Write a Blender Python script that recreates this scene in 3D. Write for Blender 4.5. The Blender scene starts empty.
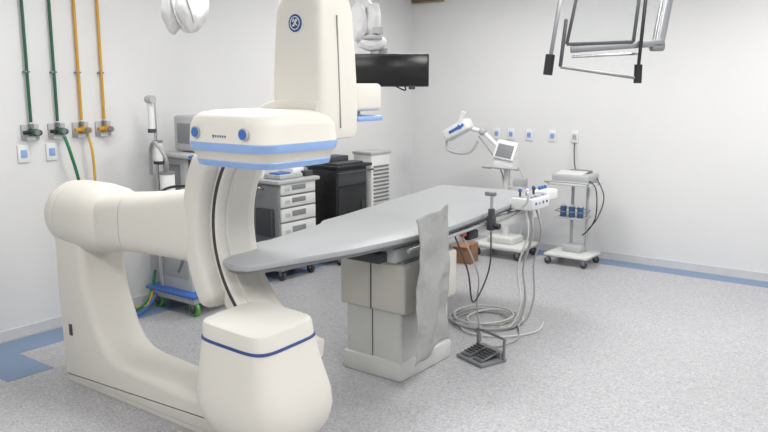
import bpy, bmesh, math, random
from mathutils import Vector, Matrix, noise
random.seed(4)
R=math.radians
sc=bpy.context.scene
sc.view_settings.view_transform='Standard'
sc.view_settings.look='None'

# ---------------------------------------------------------------- materials
def lin(c):
    o=[]
    for v in c:
        v=v/255.0
        o.append(v/12.92 if v<=0.04045 else ((v+0.055)/1.055)**2.4)
    return (o[0],o[1],o[2],1)
def mat(name,c,rough=.5,metal=0,var=.04,scale=8,bump=0,trans=0,emit=0,spec=.5,coat=0):
    m=bpy.data.materials.new(name); m.use_nodes=True
    n=m.node_tree.nodes; l=m.node_tree.links
    b=n['Principled BSDF']; col=lin(c)
    tc=n.new('ShaderNodeTexCoord'); nz=n.new('ShaderNodeTexNoise')
    nz.inputs['Scale'].default_value=scale; nz.inputs['Detail'].default_value=4
    l.new(tc.outputs['Object'],nz.inputs['Vector'])
    cr=n.new('ShaderNodeValToRGB')
    cr.color_ramp.elements[0].position=.3; cr.color_ramp.elements[1].position=.7
    cr.color_ramp.elements[0].color=tuple(max(0,x*(1-var)) for x in col[:3])+(1,)
    cr.color_ramp.elements[1].color=tuple(min(1,x*(1+var)) for x in col[:3])+(1,)
    l.new(nz.outputs['Fac'],cr.inputs['Fac']); l.new(cr.outputs['Color'],b.inputs['Base Color'])
    b.inputs['Roughness'].default_value=rough; b.inputs['Metallic'].default_value=metal
    b.inputs['Specular IOR Level'].default_value=spec
    if coat: b.inputs['Coat Weight'].default_value=coat; b.inputs['Coat Roughness'].default_value=.15
    if trans:
        b.inputs['Transmission Weight'].default_value=trans; b.inputs['IOR'].default_value=1.15
    if bump:
        bp=n.new('ShaderNodeBump'); bp.inputs['Strength'].default_value=bump
        l.new(nz.outputs['Fac'],bp.inputs['Height']); l.new(bp.outputs['Normal'],b.inputs['Normal'])
    if emit:
        b.inputs['Emission Color'].default_value=col; b.inputs['Emission Strength'].default_value=emit
    return m
CREAM=mat('cream_enamel',(217,214,206),.5,var=.015,scale=2,spec=.4)
CREAM2=mat('cream_plastic',(205,203,195),.5,var=.02)
SEAM=mat('seam_dark',(70,70,68),.7)
SEAML=mat('seam_light',(150,149,143),.7)
TRACK=mat('track_rubber',(58,59,60),.6)
GEBLUE=mat('pale_blue_plastic',(138,168,214),.4)
LOGO=mat('navy_badge',(46,66,122),.35)
WHITE=mat('white_plastic',(224,226,226),.45,var=.015)
OFFW=mat('offwhite_metal',(208,209,206),.45,var=.02)
LGREY=mat('light_grey',(175,177,178),.5)
MGREY=mat('mid_grey',(125,127,130),.5)
DGREY=mat('dark_grey',(62,64,68),.5)
BLACK=mat('black_plastic',(22,23,26),.4)
SCREEN=mat('screen_black',(10,11,14),.22)
CHROME=mat('chrome',(190,192,195),.25,metal=1)
STEEL=mat('brushed_steel',(140,142,144),.4,metal=.8)
TABLE=mat('table_grey_laminate',(160,162,164),.4,var=.02,scale=5)
TABLE_E=mat('table_edge',(132,133,135),.5)
FABRIC=mat('grey_vinyl_fabric',(158,159,158),.75,var=.05,scale=14,bump=.3)
CARD=mat('cardboard',(150,110,80),.8,var=.08,scale=12)
GREENP=mat('green_paint',(34,92,66),.4)
YELP=mat('ochre_paint',(196,146,44),.4)
LIME=mat('green_castor',(90,165,80),.5)
BLUE=mat('medical_blue',(60,104,178),.4)
DBLUE=mat('blue_glass',(60,90,130),.3)
CABLE=mat('cable_grey',(160,162,162),.5)
CABLEW=mat('cable_white',(205,205,202),.5)
HOSEG=mat('hose_green',(30,120,74),.45)
HOSEY=mat('hose_yellow',(205,165,50),.45)
ORANGE=mat('orange_plastic',(200,95,45),.5)
BAG=mat('plastic_wrap',(224,224,224),.55,var=.05,scale=18,bump=.2)
GLASS=mat('lead_glass',(240,242,242),.03,var=.01,spec=.2,trans=.95)
TAN=mat('tan_metal',(150,132,96),.5)
LAMP=mat('lamp_diffuser',(255,255,252),.5,emit=3)

# ---------------------------------------------------------------- helpers
def empty(name,loc,rz=0):
    e=bpy.data.objects.new(name,None); e.location=loc; e.rotation_euler=(0,0,rz)
    e.empty_display_size=.1
    sc.collection.objects.link(e); return e
def finish(name,bm,mats,parent,loc=(0,0,0),rot=(0,0,0),ang=38,recalc=True):
    if recalc: bmesh.ops.recalc_face_normals(bm,faces=bm.faces)
    me=bpy.data.meshes.new(name); bm.to_mesh(me); bm.free()
    if not isinstance(mats,(list,tuple)): mats=[mats]
    for m in mats: me.materials.append(m)
    for p in me.polygons: p.use_smooth=True
    me.set_sharp_from_angle(angle=R(ang))
    o=bpy.data.objects.new(name,me); o.location=loc; o.rotation_euler=rot
    sc.collection.objects.link(o)
    if parent: o.parent=parent
    return o
def box(name,p,c,s,m,bev=.006,rot=(0,0,0),seg=2,taper=None):
    bm=bmesh.new(); bmesh.ops.create_cube(bm,size=1)
    for v in bm.verts:
        k=1
        if taper and v.co.z>0: k=taper
        v.co=Vector((v.co.x*s[0]*k,v.co.y*s[1]*k,v.co.z*s[2]))
    if bev>0:
        b=min(bev,min(s)*.45)
        bmesh.ops.bevel(bm,geom=list(bm.edges),offset=b,segments=seg,affect='EDGES',profile=.5)
    return finish(name,bm,m,p,c,rot)
def cyl(name,p,c,r,h,m,axis='z',r2=None,bev=0,seg=28,rot=None):
    bm=bmesh.new()
    bmesh.ops.create_cone(bm,cap_ends=True,segments=seg,radius1=r,radius2=r if r2 is None else r2,depth=h)
    if bev:
        es=[e for e in bm.edges if len(e.link_faces)==2 and e.calc_face_angle()>R(50)]
        bmesh.ops.bevel(bm,geom=es,offset=bev,segments=3,affect='EDGES',profile=.5)
    if rot is None: rot={'z':(0,0,0),'x':(0,R(90),0),'y':(R(90),0,0)}[axis]
    return finish(name,bm,m,p,c,rot)
def ball(name,p,c,r,m,s=(1,1,1),crumple=0,rot=(0,0,0)):
    bm=bmesh.new(); bmesh.ops.create_uvsphere(bm,u_segments=48 if crumple else 24,v_segments=32 if crumple else 14,radius=r)
    for v in bm.verts:
        k=1
        if crumple:
            q=v.co/r; k=1+crumple*(noise.noise(q*2.2+Vector(c)*9)+.6*abs(noise.noise(Vector((q.x*6,q.y*6,q.z*2))+Vector(c)*5)))
        v.co=Vector((v.co.x*s[0]*k,v.co.y*s[1]*k,v.co.z*s[2]*k))
    return finish(name,bm,m,p,c,rot,ang=70 if crumple else 38)
def rod(name,p,a,b,r,m,seg=14):
    a=Vector(a);b=Vector(b);d=b-a
    bm=bmesh.new(); bmesh.ops.create_cone(bm,cap_ends=True,segments=seg,radius1=r,radius2=r,depth=d.length)
    q=d.to_track_quat('Z','Y').to_matrix().to_4x4()
    bmesh.ops.transform(bm,matrix=Matrix.Translation((a+b)/2)@q,verts=bm.verts)
    return finish(name,bm,m,p)
def cat(pts,n=8,closed=False):
    P=[Vector(x) for x in pts]; out=[]
    if len(P)<3: return P
    N=len(P)
    for i in range(N-1):
        p0=P[max(i-1,0)];p1=P[i];p2=P[i+1];p3=P[min(i+2,N-1)]
        for k in range(n):
            t=k/n
            out.append(.5*((2*p1)+(-p0+p2)*t+(2*p0-5*p1+4*p2-p3)*t*t+(-p0+3*p1-3*p2+p3)*t**3))
    out.append(P[-1]); return out
def tube(name,p,pts,r,m,seg=8,n=8,smooth=True,radii=None):
    path=cat(pts,n) if smooth else [Vector(x) for x in pts]
    bm=bmesh.new(); rings=[]; prev=None
    for i,c in enumerate(path):
        a=path[max(i-1,0)]; b=path[min(i+1,len(path)-1)]
        t=(b-a).normalized()
        if prev is None:
            u=t.orthogonal().normalized()
        else:
            u=(prev-t*prev.dot(t)).normalized()
        prev=u; w=t.cross(u)
        rr=r
        if radii:
            f=i/(len(path)-1)*(len(radii)-1); k=min(int(f),len(radii)-2); rr=radii[k]*(1-(f-k))+radii[k+1]*(f-k)
        rings.append([bm.verts.new(c+(u*math.cos(2*math.pi*j/seg)+w*math.sin(2*math.pi*j/seg))*rr) for j in range(seg)])
    for i in range(len(rings)-1):
        for j in range(seg):
            bm.faces.new((rings[i][j],rings[i][(j+1)%seg],rings[i+1][(j+1)%seg],rings[i+1][j]))
    bm.faces.new(rings[0][::-1]); bm.faces.new(rings[-1])
    return finish(name,bm,m,p,ang=60)
def loft(name,p,secs,mats,axis='z',seg=48,loc=(0,0,0),rot=(0,0,0),ang=38):
    bm=bmesh.new(); rings=[]
    for s in secs:
        h,cx,cy,rx,ry,e=s[:6]; ring=[]
        for j in range(seg):
            a=2*math.pi*(j+.5)/seg; ca,sa=math.cos(a),math.sin(a)
            x=cx+rx*math.copysign(abs(ca)**(2/e),ca); y=cy+ry*math.copysign(abs(sa)**(2/e),sa)
            co={'z':(x,y,h),'x':(h,x,y),'y':(x,h,y)}[axis]
            ring.append(bm.verts.new(co))
        rings.append(ring)
    for i in range(len(rings)-1):
        mi=secs[i][6] if len(secs[i])>6 else 0
        for j in range(seg):
            f=bm.faces.new((rings[i][j],rings[i][(j+1)%seg],rings[i+1][(j+1)%seg],rings[i+1][j])); f.material_index=mi
    f=bm.faces.new(rings[0][::-1]); f.material_index=secs[0][6] if len(secs[0])>6 else 0
    f=bm.faces.new(rings[-1]); f.material_index=secs[-1][6] if len(secs[-1])>6 else 0
    return finish(name,bm,mats,p,loc,rot,ang)
def prism(name,p,poly,axis,lo,hi,m,bev=.01,seg=3,loc=(0,0,0)):
    bm=bmesh.new()
    def co(a,b,h): return {'z':(a,b,h),'y':(a,h,b),'x':(h,a,b)}[axis]
    A=[bm.verts.new(co(a,b,lo)) for a,b in poly]; B=[bm.verts.new(co(a,b,hi)) for a,b in poly]
    n=len(poly)
    for i in range(n): bm.faces.new((A[i],A[(i+1)%n],B[(i+1)%n],B[i]))
    fa=bm.faces.new(A[::-1]); fb=bm.faces.new(B)
    bmesh.ops.recalc_face_normals(bm,faces=bm.faces)
    if bev: bmesh.ops.bevel(bm,geom=list(set(list(fa.edges)+list(fb.edges))),offset=bev,segments=seg,affect='EDGES',profile=.5)
    return finish(name,bm,m,p,loc)
def fillet(poly,radii,n=8):
    out=[];N=len(poly)
    for i in range(N):
        r=radii[i]; P=Vector(poly[i]); A=Vector(poly[i-1]); B=Vector(poly[(i+1)%N])
        r=min(r,(A-P).length*.42,(B-P).length*.42)
        if r<=0.001: out.append(tuple(P)); continue
        a=(A-P).normalized(); b=(B-P).normalized()
        for k in range(n+1):
            t=k/n; p0=P+a*r; p2=P+b*r
            q=(1-t)**2*p0+2*(1-t)*t*P+t*t*p2; out.append((q.x,q.y))
    return out
def castor(p,x,y,r=.04,m=DGREY,h=.05):
    cyl('castor_wheel',p,(x,y,r),r,.028,m,axis='y',bev=.006)
    box('castor_fork',p,(x,y,r*1.6),(.03,.044,r*1.2),MGREY,.004)
    cyl('castor_stem',p,(x,y,r*2+h/2),.011,h,STEEL)

# ---------------------------------------------------------------- room shell
XM,YM,H=6.6,-9.0,3.0
def slab(name,lo,hi,m):
    bm=bmesh.new(); bmesh.ops.create_cube(bm,size=1)
    for v in bm.verts:
        v.co=Vector([(lo[i]+hi[i])/2+v.co[i]*(hi[i]-lo[i]) for i in range(3)])
    return finish(name,bm,m,None)
WALL=mat('wall_paint',(220,220,220),.5,var=.015,scale=1.5,bump=.02)
CEIL=mat('ceiling_paint',(228,228,227),.8)
FL=bpy.data.materials.new('speckled_vinyl'); FL.use_nodes=True
n=FL.node_tree.nodes; l=FL.node_tree.links; b=n['Principled BSDF']
tc=n.new('ShaderNodeTexCoord')
v1=n.new('ShaderNodeTexVoronoi'); v1.inputs['Scale'].default_value=105; l.new(tc.outputs['Object'],v1.inputs['Vector'])
cr=n.new('ShaderNodeValToRGB'); e=cr.color_ramp.elements
e[0].position=0; e[0].color=lin((146,147,152)); e[1].position=1; e[1].color=lin((198,197,199))
e2=e.new(.22); e2.color=lin((171,171,174)); e3=e.new(.8); e3.color=lin((179,178,181))
sp=n.new('ShaderNodeSeparateColor'); l.new(v1.outputs['Color'],sp.inputs['Color']); l.new(sp.outputs['Red'],cr.inputs['Fac'])
nz=n.new('ShaderNodeTexNoise'); nz.inputs['Scale'].default_value=.9; nz.inputs['Detail'].default_value=3; l.new(tc.outputs['Object'],nz.inputs['Vector'])
mx=n.new('ShaderNodeMix'); mx.data_type='RGBA'; mx.blend_type='MULTIPLY'; mx.inputs[0].default_value=1
c2=n.new('ShaderNodeValToRGB'); c2.color_ramp.elements[0].color=(.94,.94,.94,1); c2.color_ramp.elements[1].color=(1,1,1,1)
c2.color_ramp.elements[0].position=.3; c2.color_ramp.elements[1].position=.7
l.new(nz.outputs['Fac'],c2.inputs['Fac']); l.new(cr.outputs['Color'],mx.inputs[6]); l.new(c2.outputs['Color'],mx.inputs[7])
l.new(mx.outputs[2],b.inputs['Base Color']); b.inputs['Roughness'].default_value=.36
slab('floor',(-.15,YM-.15,-.1),(XM+.15,.15,0),FL)
slab('ceiling',(-.15,YM-.15,H),(XM+.15,.15,H+.1),CEIL)
slab('wall_left',(-.12,YM,0),(0,0,H),WALL)
slab('wall_back',(-.12,0,0),(XM+.12,.12,H),WALL)
slab('wall_right',(XM,YM,0),(XM+.12,0,H),WALL)
slab('wall_front',(-.12,YM-.12,0),(XM+.12,YM,H),WALL)
COVE=mat('cove_trim',(202,203,205),.5)
slab('baseboard_left',(0,YM,0),(.015,-.015,.07),COVE)
slab('baseboard_back',(0,-.015,0),(XM,0,.07),COVE)
STR=mat('blue_vinyl_stripe',(118,140,170),.42,var=.06,scale=60)
slab('trim_1',(.05,-5.15,0),(.34,-.05,.002),STR)
slab('trim_2',(.34,-.27,0),(XM,-.05,.002),STR)
slab('trim_3',(.05,-5.45,0),(.78,-5.15,.002),STR)

# ---------------------------------------------------------------- ceiling lights
for i,(x,y,pw) in enumerate([(1.6,-1.7,35),(4.2,-1.7,55),(1.6,-4.6,35),(4.6,-4.6,46),(2.6,-7.4,36),(5.2,-7.2,38)]):
    e=empty('ceiling_light_panel',(x,y,H))
    box('frame',e,(0,0,-.02),(1.26,.66,.04),WHITE,.005)
    box('diffuser',e,(0,0,-.042),(1.18,.58,.006),LAMP,.001)
    L=bpy.data.lights.new('panel_lamp','AREA'); L.shape='RECTANGLE'; L.size=1.18; L.size_y=.58; L.energy=pw; L.color=(1,.99,.975)
    lo=bpy.data.objects.new('panel_lamp',L); lo.location=(0,0,-.06); lo.parent=e; sc.collection.objects.link(lo)
w=bpy.data.worlds.new('world'); sc.world=w; w.use_nodes=True
w.node_tree.nodes['Background'].inputs[0].default_value=(.8,.85,.9,1); w.node_tree.nodes['Background'].inputs[1].default_value=.3

# ---------------------------------------------------------------- C-arm x-ray machine
g=empty('c_arm_x_ray_machine',(2.78,-5.05,0))
poly=[(-1.78,.0),(.0,.0),(.0,.17),(-1.33,.24),(-1.5,.62),(-1.52,.98),(-1.80,.98),(-1.80,.6)]
poly=fillet(poly,[.05,.03,.05,.28,.12,0,0,.1])
prism('l_arm',g,poly,'y',-.16,.15,CREAM,bev=.05,seg=5)
prism('l_arm_skirt',g,[(-1.74,.0),(-.02,.0),(-.02,.03),(-1.74,.03)],'y',-.155,.145,CREAM2,bev=.004)
box('l_arm_label',g,(-1.66,-.163,.34),(.03,.006,.07),DGREY,.002)
cyl('floor_pivot',g,(-.1,0,.06),.17,.12,CREAM,bev=.03,seg=48)
loft('pivot_drum',g,[(-1.87,0,1.02,.08,.08,2),(-1.865,0,1.02,.13,.13,2),(-1.84,0,1.02,.175,.175,2),(-1.79,0,1.02,.198,.198,2),(-1.71,0,1.02,.206,.206,2),
   (-1.705,0,1.02,.203,.203,2,1),(-1.699,0,1.02,.203,.203,2,1),(-1.694,0,1.02,.208,.208,2),(-1.5,0,1.02,.21,.205,2.2),(-1.38,0,1.02,.195,.19,2.4),(-1.34,0,1.02,.16,.165,2.6)],[CREAM,SEAML],axis='x',seg=64)
loft('pivot_arm',g,[(-1.5,0,1.02,.15,.15,3),(-1.3,0,1.02,.165,.165,3.2),(-1.14,0.01,1.035,.16,.165,3.4),(-1.137,0.01,1.035,.157,.162,3.4,1),(-1.131,0.01,1.035,.157,.162,3.4,1),(-1.128,0.01,1.035,.16,.165,3.4),(-.9,.03,1.05,.155,.175,3.6),(-.75,.05,1.06,.15,.19,4),(-.62,.06,1.065,.145,.2,4),(-.56,.06,1.065,.12,.16,4)],[CREAM,SEAML],axis='x',seg=64)
def arc(name,r0,r1,y0,y1,a0,a1,m,cx=.07,cz=1.07,n=72,e=8,seg=32,endr=0):
    bm=bmesh.new(); rings=[]
    rc=(r0+r1)/2; hr=(r1-r0)/2; yc=(y0+y1)/2; hy=(y1-y0)/2
    L=R(abs(a1-a0))*rc
    for i in range(n+1):
        f=i/n
        if endr: f=(1-math.cos(math.pi*f))/2
        a=R(a0+(a1-a0)*f); d=min(f,1-f)*L; k=1
        if endr and d<endr: k=max(.02,math.sqrt(max(0,1-(1-d/endr)**2)))
        kr=k; ky=1-(1-k)*min(1,endr/hy) if endr else 1
        ring=[]
        for j in range(seg):
            t=2*math.pi*(j+.5)/seg; c_,s_=math.cos(t),math.sin(t)
            rr=rc+hr*kr*math.copysign(abs(c_)**(2/e),c_); yy=yc+hy*ky*math.copysign(abs(s_)**(2/e),s_)
            ring.append(bm.verts.new((cx+rr*math.cos(a),yy,cz+rr*math.sin(a))))
        rings.append(ring)
    for i in range(n):
        for j in range(seg):
            bm.faces.new((rings[i][j],rings[i][(j+1)%seg],rings[i+1][(j+1)%seg],rings[i+1][j]))
    bm.faces.new(rings[0][::-1]); bm.faces.new(rings[-1])
    return finish(name,bm,m,g,ang=40)
arc('c_ring',.565,.67,.0,.27,78,262,CREAM,e=10)
arc('c_ring_track',.580,.600,-.004,.02,84,258,TRACK)
arc('c_ring_inner_rib',.552,.57,.06,.21,82,260,CREAM2)
arc('c_ring_holder',.612,.755,-.085,.285,146,216,CREAM,e=5,endr=.06)
# detector
S=1.09
def D(z,rx,ry,e,m=0): return (z,0,0,rx*S,ry*S,e,m)
cxd=-.02
loft('detector_housing',g,[D(1.44,.20,.19,5,1),D(1.445,.222,.212,5,1),D(1.468,.228,.218,5,1),D(1.472,.226,.216,5,0),D(1.507,.24,.23,5,0),
  D(1.512,.246,.236,5,1),D(1.545,.252,.242,5,1),D(1.55,.25,.24,5,0),D(1.62,.25,.24,4.5,0),D(1.655,.24,.23,4.2,0),D(1.675,.215,.205,4,0),D(1.685,.17,.16,4,0)],
  [CREAM,GEBLUE],loc=(cxd,-.11,0),seg=72)
yf=-.11-.24*S
for dx in(-.15,.15):
    cyl('detector_button_ring',g,(cxd+dx,yf-.001,1.592),.026,.012,LGREY,axis='y')
    cyl('detector_button',g,(cxd+dx,yf-.004,1.592),.021,.014,BLUE,axis='y')
for k,ch in enumerate([.009,.008,.009,.009,.008,.009]):
    box('detector_lettering',g,(cxd-.04+k*.015,yf-.001,1.578),(ch,.003,.010 if k else .014),LOGO,.001)
    box('detector_lettering_gap',g,(cxd-.04+k*.015,yf-.0025,1.576),(ch*.35,.003,.006),CREAM,0)
# lift column
KX,KY=.07,.14
loft('detector_lift_column',g,[(1.55,KX,KY,.145,.12,5),(1.555,KX,KY,.158,.132,5),(1.585,KX,KY,.165,.138,6),(1.70,KX,KY,.165,.138,7),(1.95,KX,KY,.156,.130,7),(2.12,KX,KY,.147,.121,7),(2.18,KX,KY,.138,.112,5),(2.208,KX,KY,.118,.09,4),(2.216,KX,KY,.08,.06,3)],[CREAM],seg=64)
box('column_side_seam',g,(KX+.161,KY-.02,1.85),(.006,.004,.5),SEAML,0,rot=(0,R(-2),0))
lx,lz,ly=KX-.015+.02,2.065,KY-.127
cyl('logo_badge_rim',g,(lx,ly+.003,lz),.043,.016,WHITE,axis='y')
cyl('logo_badge',g,(lx,ly,lz),.039,.016,LOGO,axis='y')
tor=[(lx+.028*math.cos(a*math.pi/8),ly-.009,lz+.028*math.sin(a*math.pi/8)) for a in range(17)]
tube('logo_ring',g,tor,.0022,WHITE,seg=6,smooth=False)
tube('logo_monogram',g,[(lx+x,ly-.009,lz+z) for x,z in((-.015,.005),(-.007,.018),(-.002,.002),(-.014,-.012),(0,-.008),(.006,.015),(.014,.014),(.005,0),(.016,-.012))],.0022,WHITE,seg=6)
box('collimator_box',g,(.15,.36,1.735),(.14,.2,.13),CREAM,.02,seg=3)
box('collimator_handle',g,(.16,.35,1.635),(.15,.2,.025),GEBLUE,.01)
box('collimator_neck',g,(.12,.33,1.66),(.06,.1,.05),CREAM2,.01)
# tube housing
loft('tube_housing',g,[(.16,.04,0,.15,.13,2.8,0),(.165,.04,0,.19,.17,3,0),(.19,.035,0,.235,.21,3.2,0),(.24,.03,0,.268,.24,3.4,0),(.31,.02,0,.285,.255,3.6,0),(.38,.01,0,.283,.252,3.8,0),(.46,.0,0,.264,.237,4,0),(.55,-.01,0,.240,.218,4.5,0),(.635,-.015,0,.222,.204,5,0),
   (.638,-.015,0,.225,.207,5,1),(.646,-.015,0,.223,.205,5,1),(.65,-.015,0,.218,.200,5,0),(.70,-.02,0,.212,.196,5.5,0),(.718,-.02,0,.206,.19,5.5,2),(.726,-.02,0,.192,.176,5.5,2)],[CREAM,LOGO,CREAM2],loc=(-.045,-.14,0),rot=(R(2),R(2),0),seg=96)
tube('tube_grip',g,[(-.27,-.23,.22),(-.32,-.25,.22),(-.34,-.23,.19),(-.32,-.21,.17),(-.26,-.21,.17)],.012,BLACK)
ball('tube_knob',g,(-.325,-.24,.215),.022,BLACK)
tube('gantry_cable',g,[(-1.45,.14,.9),(-1.2,.2,1.18),(-.9,.24,1.22),(-.7,.2,1.2)],.008,BLACK)

# ---------------------------------------------------------------- table
t=empty('angiography_table',(2.48,-3.68,0))
brd=[(-.0,-1.45),(-.12,-1.41),(-.24,-1.15),(-.31,-1.0),(-.30,-.9),(-.40,-.35),(-.47,-.25),(-.50,0),(-.81,1.72),(.12,1.80),(.31,.1),(.30,-.35),(.24,-.80),(.08,-1.41)]
brd=fillet(brd,[.04]*len(brd),4)
prism('table_top',t,brd,'z',.888,.920,TABLE,bev=.006,seg=2)
prism('table_top_core',t,[(x*.95-.01,y*.985+.01) for x,y in brd],'z',.866,.889,TABLE_E,bev=0)
box('pedestal_base',t,(0,-.05,.06),(.46,.58,.12),OFFW,.012)
box('pedestal_lower',t,(0,-.05,.27),(.43,.54,.34),OFFW,.02,seg=3)
box('pedestal_upper',t,(.01,-.05,.585),(.50,.60,.31),CREAM2,.02,seg=3)
box('pedestal_seam',t,(.01,-.352,.585),(.006,.006,.3),SEAM,0)
box('pedestal_seam',t,(0,-.322,.27),(.004,.004,.34),SEAM,0)
box('pedestal_top_panel',t,(.01,-.05,.745),(.46,.56,.03),MGREY,.004)
box('carriage',t,(.02,.05,.80),(.42,.9,.09),LGREY,.012)
box('carriage_dark',t,(.02,-.42,.79),(.30,.12,.06),DGREY,.006)
box('slide_beam',t,(.2,.75,.815),(.10,1.5,.07),OFFW,.01)
box('slide_beam_lower',t,(-.1,.75,.815),(.10,1.5,.07),OFFW,.01)
box('pedestal_label',t,(.262,.1,.66),(.006,.05,.03),DGREY,0)
rod('side_rail',t,(.36,-.45,.86),(.21,1.6,.86),.012,CHROME)
for k in range(6):
    f=(k+.5)/6; x=.36-.15*f; y=-.45+2.05*f
    box('rail_standoff',t,(x-.03,y,.86),(.07,.025,.02),STEEL,.003)
box('rail_clamp',t,(.30,.62,.86),(.05,.05,.1),DGREY,.006)
rod('clamp_post',t,(.30,.62,.80),(.30,.62,1.05),.011,CHROME)
cyl('clamp_knob',t,(.35,.62,.84),.022,.03,BLACK,axis='x')
box('clamp_head',t,(.29,.62,1.06),(.08,.03,.03),STEEL,.006)
box('clamp_body',t,(.30,.62,.93),(.035,.045,.06),DGREY,.008)
box('control_box',t,(.28,1.25,.925),(.18,.30,.09),WHITE,.015,seg=3)
box('control_box_top',t,(.28,1.25,.972),(.15,.26,.008),LGREY,.002)
for i in range(5):
    cyl('control_lever',t,(.25+.03*(i%2),1.14+.055*i,.995),.008,.05,DGREY); ball('lever_cap',t,(.25+.03*(i%2),1.14+.055*i,1.02),.015,[BLUE,WHITE,BLUE,DGREY,BLUE][i])
for i in range(4): box('control_button',t,(.34,1.15+.06*i,.974),(.02,.03,.012),[BLUE,DGREY,GEBLUE,BLUE][i],.003)
for i in range(4): cyl('front_button',t,(.372,1.16+.06*i,.93),.01,.008,[BLUE,LGREY,BLUE,DGREY][i],axis='x')
box('control_box_small',t,(.24,1.58,.94),(.14,.20,.08),WHITE,.014,seg=3)
for i in range(3): ball('lever_cap',t,(.22,1.53+.05*i,.995),.015,BLUE)
tube('control_grip',t,[(.32,1.05,.92),(.38,1.0,.97),(.40,.96,1.04)],.01,WHITE)
for k,(dy,dx) in enumerate([(0,0),(.04,.02),(.09,-.01),(.16,.03)]):
    tube('hanging_cable',t,[(.30,1.14+dy,.88),(.33+dx,1.13+dy,.7),(.28+dx,1.08+dy*1.3,.45),(.33+dx,1.04+dy,.2),(.28+dx,.95+dy,.02),(.1,.8+dy,.014)],.008,CABLE if k%2 else CABLEW)
tube('hanging_cable',t,[(.3,.15,.84),(.34,.25,.6),(.3,.4,.35),(.33,.55,.55),(.3,.62,.8)],.006,DGREY)
tube('hanging_cable',t,[(.25,.30,.84),(.33,.4,.55),(.27,.5,.3),(.25,.6,.02),(.1,.8,.012)],.006,CABLE)
box('hook_orange',t,(.27,.30,.83),(.03,.05,.03),ORANGE,.005)
box('hook_black',t,(.27,.40,.81),(.05,.12,.06),BLACK,.01)
# hanging protective cloth, upper flap above the board
dr=empty('lead_protection_curtain',(2.86,-3.91,0))
bm=bmesh.new(); NU,NV=36,80; grid=[]
for j in range(NV+1):
    s=j/NV; row=[]
    for i in range(NU+1):
        u=i/NU
        z=1.045-s*(.86+.02*math.sin(u*5))
        y=-.205+.41*u+.014*math.sin(s*5)+.006*math.sin(s*11)*(1-u)
        x=-.045*(u-.5)+(.004+.012*s)*math.sin(u*11+s*3)+.007*math.sin(s*9+u*4)
        q=Vector((u*3.2,s*7,.7)); x+=.016*noise.noise(q)+.007*abs(noise.noise(q*2.3))
        row.append(bm.verts.new((x,y,z+.03*u+.004*math.sin(u*8))))
    grid.append(row)
for j in range(NV):
    for i in range(NU): bm.faces.new((grid[j][i],grid[j][i+1],grid[j+1][i+1],grid[j+1][i]))
o=finish('curtain_cloth',bm,FABRIC,dr,ang=180); md=o.modifiers.new('thick','SOLIDIFY'); md.thickness=.006; md.offset=0

# floor cables
fc=empty('floor_cable_coil',(2.5,-2.62,0))
for k in range(5):
    rx=.28-.03*k; ry=.22-.015*k; ox=.03*math.sin(k*2); oy=.03*math.cos(k*3)
    pts=[(ox+rx*math.cos(a*math.pi/6+k),oy+ry*math.sin(a*math.pi/6+k)*1.3,.012+.014*(k%3)+.004*math.sin(a)) for a in range(13)]
    tube('cable_loop',fc,pts,.008,CABLE if k%2 else CABLEW,n=4)
tube('cable_tail',fc,[(.2,.1,.012),(.35,-.1,.012),(.42,-.3,.012),(.38,-.5,.012),(.30,-.55,.02)],.007,CABLE)
tube('cable_tail',fc,[(-.1,-.2,.012),(.05,-.35,.012),(.3,-.3,.012),(.45,-.05,.012),(.4,.2,.012)],.007,CABLEW)

# foot pedal
fp=empty('foot_pedal',(2.90,-3.37,0),R(-20))
box('base_plate',fp,(0,0,.012),(.26,.22,.024),MGREY,.008)
box('pedal_left',fp,(-.06,-.01,.05),(.09,.16,.014),STEEL,.004,rot=(R(14),0,0))
box('pedal_right',fp,(.06,-.01,.05),(.09,.16,.014),STEEL,.004,rot=(R(14),0,0))
for k in range(5):
    box('tread',fp,(-.06,-.06+k*.025,.052+.0062*k-.006),(.08,.005,.012),DGREY,0); box('tread',fp,(.06,-.06+k*.025,.052+.0062*k-.006),(.08,.005,.012),DGREY,0)
tube('carry_bar',fp,[(-.13,.08,.02),(-.13,.08,.14),(-.12,.08,.16),(.12,.08,.16),(.13,.08,.14),(.13,.08,.02)],.009,STEEL,n=3)
box('housing',fp,(0,.09,.04),(.22,.05,.05),MGREY,.008)

# cardboard box
cb=empty('cardboard_box',(1.32,-1.02,0),R(10))
box('carton',cb,(0,0,.10),(.30,.20,.20),CARD,.003)
box('carton_flap',cb,(0,-.13,.205),(.29,.10,.004),CARD,0,rot=(R(25),0,0))
box('carton_tape',cb,(0,0,.2005),(.05,.202,.002),TAN,0)

# ---------------------------------------------------------------- anesthesia machine
a=empty('anesthesia_machine',(.39,-3.62,0))
box('base',a,(0,0,.13),(.56,.62,.06),LGREY,.015)
box('base_bumper',a,(0,0,.165),(.60,.66,.03),BLUE,.012)
for x in(-.2,.24):
    for y in(-.27,.25): 
        castor(a,x,y,.058,LIME,.02); cyl('castor_hub',a,(x,y-.016,.058),.036,.008,DGREY,axis='y')
box('lower_cabinet',a,(-.02,.02,.52),(.42,.52,.7),OFFW,.012)
for k in range(3):
    box('drawer_front',a,(.195,.02,.30+.2*k),(.012,.48,.18),WHITE,.005)
    box('drawer_pull',a,(.204,.02,.35+.2*k),(.01,.16,.015),MGREY,.003)
box('worktop',a,(.03,0,.89),(.50,.60,.035),LGREY,.01)
box('worktop_rail',a,(.28,0,.895),(.012,.6,.02),BLUE,.004)
box('upper_body',a,(-.06,.05,1.07),(.28,.46,.32),LGREY,.012)
box('side_vent',a,(-.06,-.184,1.07),(.18,.006,.2),MGREY,.004)
box('flowmeter_panel',a,(.085,-.06,1.09),(.012,.16,.24),DGREY,.004)
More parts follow.
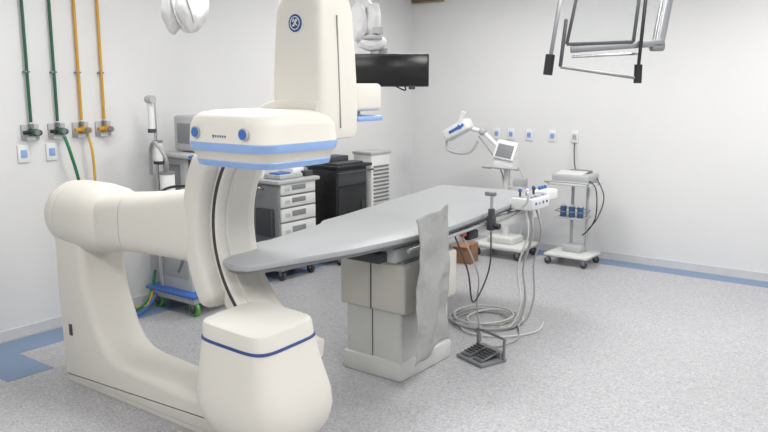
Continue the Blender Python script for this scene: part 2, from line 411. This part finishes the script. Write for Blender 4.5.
for k in range(3): cyl('flow_tube',a,(.095,-.1+.04*k,1.11),.007,.17,CHROME)
for k in range(3): cyl('flow_knob',a,(.105,-.1+.04*k,.985),.014,.03,[GREENP,YELP,BLUE][k],axis='x')
box('vaporizer',a,(.12,.14,1.07),(.09,.1,.2),WHITE,.015); cyl('vaporizer_dial',a,(.12,.14,1.185),.04,.03,BLUE)
box('top_shelf',a,(-.02,.03,1.245),(.40,.52,.03),LGREY,.006); box('shelf_edge',a,(.185,.03,1.245),(.012,.5,.02),BLUE,.003)
box('monitor_body',a,(-.02,.06,1.41),(.26,.30,.28),LGREY,.02,seg=3)
box('monitor_bezel',a,(.115,.06,1.42),(.02,.28,.25),WHITE,.008)
box('monitor_glass',a,(.127,.07,1.43),(.006,.20,.18),SCREEN,.002)
box('monitor_side_vent',a,(-.02,-.092,1.41),(.16,.006,.16),MGREY,.004)
rod('iv_pole',a,(-.1,-.30,.2),(-.1,-.30,1.68),.012,CHROME)
cyl('suction_jar',a,(-.04,-.33,1.28),.035,.14,WHITE); cyl('suction_cap',a,(-.04,-.33,1.36),.038,.02,MGREY)
cyl('absorber_canister',a,(.1,-.36,1.04),.055,.18,WHITE,bev=.01); cyl('absorber_ring',a,(.1,-.36,1.13),.058,.02,MGREY)
box('bellows_mount',a,(.02,-.32,.93),(.2,.06,.05),MGREY,.006)
cyl('valve_tube',a,(-.1,-.33,1.55),.024,.22,WHITE); cyl('valve_head',a,(-.09,-.34,1.68),.03,.07,LGREY,axis='x'); cyl('valve_collar',a,(-.1,-.33,1.44),.032,.03,DGREY)
box('pole_clamp',a,(-.06,-.31,1.2),(.08,.05,.04),DGREY,.006)
tube('breathing_hose',a,[(.1,-.36,1.14),(.14,-.4,1.25),(.05,-.42,1.36),(-.06,-.38,1.3),(-.1,-.36,1.1)],.014,CABLE)
tube('ribbed_hose',a,[(.08,-.32,.92),(.2,-.36,.75),(.22,-.34,.5),(.12,-.31,.35)],.013,MGREY)
box('side_panel',a,(-.02,-.245,.52),(.34,.012,.5),LGREY,.005)
box('side_panel_seam',a,(-.02,-.253,.52),(.32,.004,.006),MGREY,0)
tube('power_cord',a,[(.1,.25,1.25),(.2,.3,1.1),(.22,.28,.7),(.18,.3,.3)],.008,BLACK)
ox,oy=-.39,3.62
tube('oxygen_supply_hose',a,[(.11+ox,-4.57+oy,1.42),(.14+ox,-4.55+oy,1.3),(.12+ox,-4.49+oy,1.1),(.11+ox,-4.47+oy,.9),(.10+ox,-4.45+oy,.4),(.14+ox,-4.37+oy,.06),(.2+ox,-4.12+oy,.03),(.16+ox,-3.96+oy,.1),(.14+ox,-3.88+oy,.3)],.012,HOSEG)
tube('suction_supply_hose',a,[(.16+ox,-4.47+oy,.03),(.3+ox,-4.22+oy,.02),(.25+ox,-4.04+oy,.05),(.2+ox,-3.90+oy,.14)],.012,BLUE)
tube('air_supply_hose',a,[(.11+ox,-4.38+oy,1.41),(.13+ox,-4.37+oy,1.3),(.11+ox,-4.35+oy,1.1),(.1+ox,-4.35+oy,.8),(.1+ox,-4.28+oy,.4),(.14+ox,-4.18+oy,.1),(.2+ox,-4.03+oy,.04),(.16+ox,-3.92+oy,.15)],.01,HOSEY)

# ---------------------------------------------------------------- drawer cart
c=empty('medical_drawer_cart',(.27,-2.50,0))
for x in(-.12,.14):
    for y in(-.2,.2): castor(c,x,y,.045,DGREY,.01)
box('base',c,(0,0,.125),(.40,.54,.05),MGREY,.012)
box('body',c,(-.005,0,.52),(.35,.50,.76),MGREY,.01)
zz=.17
for k,hh in enumerate([.2,.17,.13,.11,.11]):
    box('drawer_front',c,(.177,0,zz+hh/2),(.02,.46,hh-.012),OFFW,.006)
    box('drawer_recess',c,(.189,0,zz+hh/2+.01),(.004,.18,hh*.4),MGREY,.001); box('drawer_label',c,(.189,-.15,zz+hh/2),(.003,.06,.03),LGREY,0)
    zz+=hh+.004
box('cart_top',c,(0,0,.92),(.41,.56,.035),LGREY,.01)
tube('push_handle',c,[(.0,-.27,.85),(.0,-.33,.87),(-.1,-.33,.87),(-.14,-.27,.85)],.01,CHROME)
box('side_bin',c,(.02,-.275,.55),(.2,.05,.25),DGREY,.008)
box('instrument_tray',c,(.02,-.05,.96),(.26,.3,.04),LGREY,.008)
box('folded_towel',c,(-.02,.12,.985),(.2,.16,.07),WHITE,.015)
cyl('bottle',c,(-.08,-.2,.99),.028,.11,WHITE); cyl('bottle_cap',c,(-.08,-.2,1.055),.014,.03,BLUE)
box('glove_box',c,(.08,.2,.965),(.12,.1,.05),DGREY,.004); box('tray_instruments',c,(.05,-.1,.985),(.12,.16,.02),BLUE,.004)

# ---------------------------------------------------------------- black equipment cabinet
k_=empty('equipment_cabinet',(.30,-1.74,0))
for x in(-.15,.15):
    for y in(-.17,.17): castor(k_,x,y,.035,BLACK,.01)
box('carcass',k_,(-.02,0,.54),(.38,.48,.88),BLACK,.008)
box('door_panel',k_,(.175,0,.45),(.012,.44,.66),BLACK,.004); box('door_handle',k_,(.186,.15,.55),(.012,.015,.16),DGREY,.003)
box('drawer_panel',k_,(.175,0,.88),(.012,.44,.15),DGREY,.004)
box('cabinet_top',k_,(0,0,.99),(.44,.54,.03),BLACK,.006)
box('keyboard',k_,(.08,0,1.015),(.15,.4,.02),DGREY,.004)
box('recorder_unit',k_,(-.1,0,1.04),(.18,.34,.07),DGREY,.008)
tube('handle_rail',k_,[(.18,-.24,.93),(.25,-.24,.94),(.25,.24,.94),(.18,.24,.93)],.009,DGREY,n=3)
lv=empty('louvred_electrical_cabinet',(.36,-1.27,0))
box('plinth',lv,(0,0,.04),(.22,.30,.08),DGREY,.005)
box('body',lv,(0,0,.58),(.24,.32,1.0),OFFW,.01)
for k in range(12): box('louvre',lv,(.124,0,.51+.04*k),(.012,.26,.018),MGREY,.002,rot=(0,R(25),0))
box('top_cap',lv,(0,0,1.09),(.26,.34,.03),LGREY,.006)

# ---------------------------------------------------------------- ceiling monitor with arm
m=empty('ceiling_mounted_monitor',(1.70,-2.80,0),R(34))
box('display_body',m,(.02,0,1.90),(.60,.05,.25),BLACK,.008)
box('display_glass',m,(.02,-.027,1.90),(.575,.004,.22),SCREEN,.001)
box('rear_housing',m,(0,.04,1.9),(.3,.05,.16),DGREY,.01)
box('vesa_plate',m,(-.05,.06,1.98),(.1,.03,.18),LGREY,.006)
box('lower_bracket',m,(.19,-.0,1.77),(.05,.05,.03),DGREY,.004)
rod('drop_tube',m,(-.10,.06,2.02),(-.10,.06,2.20),.035,WHITE)
ball('wrapped_elbow',m,(-.12,.03,2.11),.085,BAG,(1.3,.9,.75),crumple=.12)
ball('wrapped_joint',m,(-.22,.0,2.26),.09,BAG,(.75,.8,1.6),crumple=.14)
ball('wrapped_joint',m,(-.12,.05,2.27),.08,BAG,(.8,.8,1.7),crumple=.14,rot=(0,R(8),0))
cyl('joint_ring',m,(-.08,.03,2.2),.05,.05,LGREY); cyl('joint_ring',m,(-.12,.0,2.145),.085,.02,LGREY)
tube('spring_arm',m,[(-.1,.06,2.3),(-.25,.2,2.48),(-.45,.4,2.6)],.05,WHITE,seg=14)
rod('ceiling_column',m,(-.45,.4,2.5),(-.45,.4,3.0),.06,WHITE,seg=24)
cyl('ceiling_flange',m,(-.45,.4,2.97),.14,.06,WHITE,seg=32)
tube('monitor_cable',m,[(.1,.06,1.85),(.14,.08,1.75),(.06,.08,1.78)],.006,BLACK)

# ---------------------------------------------------------------- surgical light wrapped in plastic
s=empty('surgical_light',(1.53,-4.59,0),R(37))
ball('wrapped_lobe',s,(-.06,0,2.25),.11,BAG,(.62,.8,1.4),crumple=.10,rot=(0,R(4),0))
ball('wrapped_lobe',s,(.035,-.02,2.24),.11,BAG,(.85,.8,1.3),crumple=.10,rot=(0,R(-4),0))
ball('wrapped_lobe',s,(.075,.03,2.28),.10,BAG,(.6,.8,1.3),crumple=.12,rot=(0,R(-8),0))
ball('wrapped_core',s,(0,.02,2.25),.1,BAG,(.9,.7,1.2),crumple=.08)
tube('wrap_seam',s,[(-.03,-.08,2.38),(-.045,-.095,2.28),(-.02,-.09,2.17),(.01,-.08,2.12)],.008,LGREY)
tube('wrap_tie',s,[(.03,-.11,2.34),(.06,-.11,2.24),(.08,-.09,2.15)],.006,LGREY)
loft('lamp_dome',s,[(2.24,0,.03,.06,.05,2.2),(2.3,0,.03,.10,.07,2.2),(2.4,0,.03,.12,.08,2.2),(2.46,0,.03,.07,.05,2.2)],BAG)
rod('stem',s,(0,.03,2.4),(0,.03,2.68),.025,WHITE); tube('boom',s,[(0,.03,2.62),(-.1,.1,2.72),(-.4,.3,2.75)],.03,WHITE,seg=12)
rod('ceiling_column',s,(-.4,.3,2.7),(-.4,.3,3.0),.05,WHITE,seg=24); cyl('ceiling_flange',s,(-.4,.3,2.97),.12,.06,WHITE)

# ---------------------------------------------------------------- radiation shield on ceiling arm
q=empty('ceiling_radiation_shield',(3.75,-3.73,0),R(30))
def sx(u): return (u-600)*.0052
def sz(v): return 2.03+(38-v)*.0052
P=lambda u,v,y=0:(sx(u),y,sz(v))
def bar(nm,a_,b_,w,m_,d=.02):
    A=Vector(a_);B=Vector(b_);L=(B-A).length
    an=math.atan2(B.z-A.z,B.x-A.x)
    box(nm,q,(A+B)/2,(L,d,w),m_,.004,rot=(0,-an,0))
bar('shield_frame_top',P(578,-14),P(636,-8),.02,DGREY); bar('shield_frame_left',P(578,-14),P(568,44),.016,DGREY)
bar('shield_frame_bottom',P(568,44),P(632,42),.016,DGREY); bar('shield_frame_right',P(632,42),P(636,-8),.016,DGREY)
bm=bmesh.new()
A=[P(577,-12),P(635,-7),P(631,41),P(569,43)]
f1=[bm.verts.new((x,-.006,z)) for x,y,z in A]; f2=[bm.verts.new((x,.006,z)) for x,y,z in A]
bm.faces.new(f1); bm.faces.new(f2[::-1])
for i in range(4): bm.faces.new((f1[i],f1[(i+1)%4],f2[(i+1)%4],f2[i]))
finish('shield_glass',bm,GLASS,q)
bar('cross_arm',P(572,49,.01),P(660,43,.01),.035,STEEL,.03); bar('cross_arm_lower',P(574,56,.03),P(640,53,.03),.014,CHROME)
bar('yoke_left',P(561,-10,-.03),P(552,58,-.03),.02,STEEL); bar('yoke_bottom',P(562,66,-.03),P(636,77,-.03),.016,STEEL)
bar('yoke_right',P(641,-10,-.03),P(637,66,-.03),.016,BLACK); bar('yoke_inner',P(566,20,-.03),P(562,66,-.03),.018,DGREY)
rod('grip_left',q,P(552,54,-.03),P(550,74,-.03),.024,BLACK); rod('grip_right',q,P(637,64,-.03),P(637,82,-.03),.02,BLACK)
rod('support_arm',q,P(656,50,.03),P(668,-40,.03),.032,CHROME,seg=20); box('support_joint',q,P(656,46,.03),(.07,.07,.05),STEEL,.015,seg=3)
rod('support_riser',q,P(668,-40,.03),P(668,-148,.03),.03,WHITE,seg=20); cyl('ceiling_flange',q,(sx(668),.03,2.98),.12,.04,WHITE)
rod('yoke_riser',q,P(600,-10,0),P(606,-40,.0),.02,STEEL); rod('yoke_top',q,P(560,-10,-.02),P(642,-10,-.02),.012,STEEL); rod('yoke_link',q,P(606,-40,0),P(668,-40,.03),.02,STEEL)

# ---------------------------------------------------------------- contrast injector stand
i_=empty('contrast_injector_stand',(1.55,-.50,0))
for x in(-.24,.24):
    for y in(-.18,.18): castor(i_,x,y,.045,DGREY,.01)
box('base',i_,(0,0,.12),(.58,.44,.05),OFFW,.02,seg=3); box('base_hub',i_,(0,0,.18),(.3,.26,.08),OFFW,.02,seg=3)
rod('column',i_,(0,0,.2),(0,0,.95),.035,OFFW,seg=20); box('column_box',i_,(0,-.02,.55),(.14,.12,.3),WHITE,.02)
box('console_head',i_,(.0,-.03,.98),(.24,.16,.12),WHITE,.03,seg=3)
box('console_screen',i_,(.02,-.08,1.12),(.24,.04,.2),WHITE,.015,rot=(R(-20),R(8),0)); box('console_glass',i_,(.02,-.104,1.115),(.18,.004,.14),MGREY,.002,rot=(R(-20),R(8),0))
tube('handle_ring',i_,[(-.14,-.1,.93),(-.18,-.2,.95),(.0,-.26,.96),(.2,-.2,.95),(.16,-.1,.93)],.012,LGREY)
tube('arm_lower',i_,[(-.02,0,1.02),(-.12,.02,1.14),(-.3,.0,1.30)],.024,WHITE,seg=14); ball('arm_joint',i_,(-.3,0,1.30),.045,LGREY)
tube('arm_upper',i_,[(-.3,0,1.3),(-.42,0,1.32),(-.5,-.02,1.34)],.024,WHITE,seg=14); ball('arm_joint',i_,(-.5,-.02,1.34),.04,LGREY)
box('injector_head',i_,(-.58,-.04,1.31),(.34,.14,.13),WHITE,.03,rot=(0,R(-28),0),seg=3)
box('injector_trim',i_,(-.56,-.113,1.325),(.2,.006,.03),BLUE,.002,rot=(0,R(-28),0))
cyl('syringe',i_,(-.5,-.1,1.43),.026,.16,WHITE,rot=(0,R(20),0)); cyl('syringe_plunger',i_,(-.52,-.1,1.35),.03,.03,BLUE,rot=(0,R(20),0))
tube('head_grip',i_,[(-.72,-.04,1.2),(-.70,-.06,1.1),(-.58,-.06,1.06),(-.42,-.05,1.08),(-.34,-.03,1.2)],.014,LGREY)
tube('power_cable',i_,[(.1,.05,.95),(.2,.1,.7),(.15,.15,.4),(.1,.12,.2)],.008,CABLEW)
tube('head_cable',i_,[(-.35,.0,1.25),(-.2,.05,1.05),(-.08,.05,.85),(-.05,.05,.6)],.008,CABLE)
box('accessory_shelf',i_,(.16,-.05,.75),(.16,.16,.02),OFFW,.005); box('accessory_box',i_,(.18,-.05,.80),(.12,.12,.08),LGREY,.01)

# ---------------------------------------------------------------- small trolley
y_=empty('equipment_trolley',(2.27,-.42,0))
for x in(-.19,.19):
    for y in(-.16,.16): castor(y_,x,y,.035,DGREY,.005)
box('base_tray',y_,(0,0,.10),(.46,.38,.03),OFFW,.012); box('base_block',y_,(.0,.05,.15),(.2,.16,.08),LGREY,.015)
rod('post_left',y_,(-.06,.1,.1),(-.06,.1,.82),.016,LGREY); rod('post_right',y_,(.10,.1,.1),(.10,.1,.82),.016,LGREY)
box('mid_shelf',y_,(-.02,.02,.47),(.3,.24,.015),LGREY,.003)
tube('basket_rim',y_,[(-.16,-.1,.54),(.12,-.1,.54),(.12,.12,.54),(-.16,.12,.54),(-.16,-.1,.54)],.005,STEEL,n=2)
for k in range(3): cyl('solution_bottle',y_,(-.1+.09*k,-.03,.53),.032,.11,DBLUE,bev=.006); cyl('bottle_cap',y_,(-.1+.09*k,-.03,.595),.015,.02,WHITE)
box('top_shelf',y_,(0,0,.82),(.44,.36,.025),OFFW,.008)
tube('shelf_handle',y_,[(-.2,-.18,.83),(-.2,-.23,.85),(.2,-.23,.85),(.2,-.18,.83)],.009,LGREY,n=3)
box('recorder_base',y_,(0,0,.875),(.38,.3,.085),LGREY,.02,seg=3); box('recorder_panel',y_,(-.02,-.05,.925),(.28,.16,.014),OFFW,.005,rot=(R(8),0,0)); box('recorder_display',y_,(.02,.08,.93),(.22,.08,.03),MGREY,.006)
tube('power_cable',y_,[(-.19,.395,1.19),(-.185,.38,1.1),(-.15,.33,.95),(-.07,.22,.9)],.006,BLACK)
tube('hanging_lead',y_,[(.15,-.1,.88),(.26,-.12,.8),(.27,-.1,.55),(.2,-.05,.4),(.1,.0,.3)],.006,BLACK)
tube('hanging_lead',y_,[(.2,.05,.88),(.29,.03,.7),(.25,.0,.5),(.12,.1,.35)],.006,DGREY)

# ---------------------------------------------------------------- wall outlets
for x in(1.15,1.33,1.55,1.82,2.07):
    o=empty('wall_outlet',(x,0,1.25))
    box('plate',o,(0,-.007,0),(.085,.014,.125),WHITE,.004); box('socket',o,(0,-.016,0),(.045,.008,.055),GEBLUE if x<2.0 else LGREY,.003)
    for d in(-.01,.01): cyl('pin_hole',o,(d,-.021,0),.004,.003,BLACK,axis='y')
for y,z in((-4.83,1.31),(-4.62,1.31)):
    o=empty('wall_outlet',(0,y,z))
    box('plate',o,(.007,0,0),(.014,.085,.125),WHITE,.004); box('socket',o,(.016,0,0),(.008,.045,.055),GEBLUE,.003)
for y,M in((-4.77,GREENP),(-4.57,GREENP),(-4.38,YELP),(-4.19,YELP)):
    o=empty('gas_pipe',(0,y,1.53))
    rod('pipe',o,(.03,0,0),(.03,0,1.47),.011,M)
    for z in(.35,.95): box('clip',o,(.02,0,z),(.04,.04,.012),STEEL,.003)
    v=empty('gas_outlet',(0,y,1.46))
    box('plate',v,(.008,0,0),(.016,.13,.11),LGREY,.004)
    cyl('valve_body',v,(.05,0,0),.026,.08,M,axis='x',bev=.004); cyl('valve_nut',v,(.1,0,0),.02,.03,STEEL,axis='x',seg=6)
    ball('knob',v,(.05,.045,-.005),.022,M); cyl('hex_union',v,(.03,0,.045),.02,.03,STEEL,seg=6); box('tag',v,(.02,0,-.045),(.01,.06,.03),WHITE,.002)
    cyl('side_coupling',v,(.06,-.05,.0),.014,.05,M if M is YELP else BLACK,axis='y')
vt=empty('air_vent_grille',(0.22,0,2.78))
box('frame',vt,(0,-.03,0),(.42,.06,.12),TAN,.006)
for k in range(4): box('slat',vt,(0,-.062,-.04+.027*k),(.38,.01,.012),DGREY,.001)

# ---------------------------------------------------------------- camera
cam=bpy.data.cameras.new('cam'); cam.lens=35.6; cam.sensor_width=36
co=bpy.data.objects.new('camera',cam); co.location=(5.26,-7.59,1.8); co.rotation_euler=(R(80.1),0,R(36.87))
sc.collection.objects.link(co); sc.camera=co
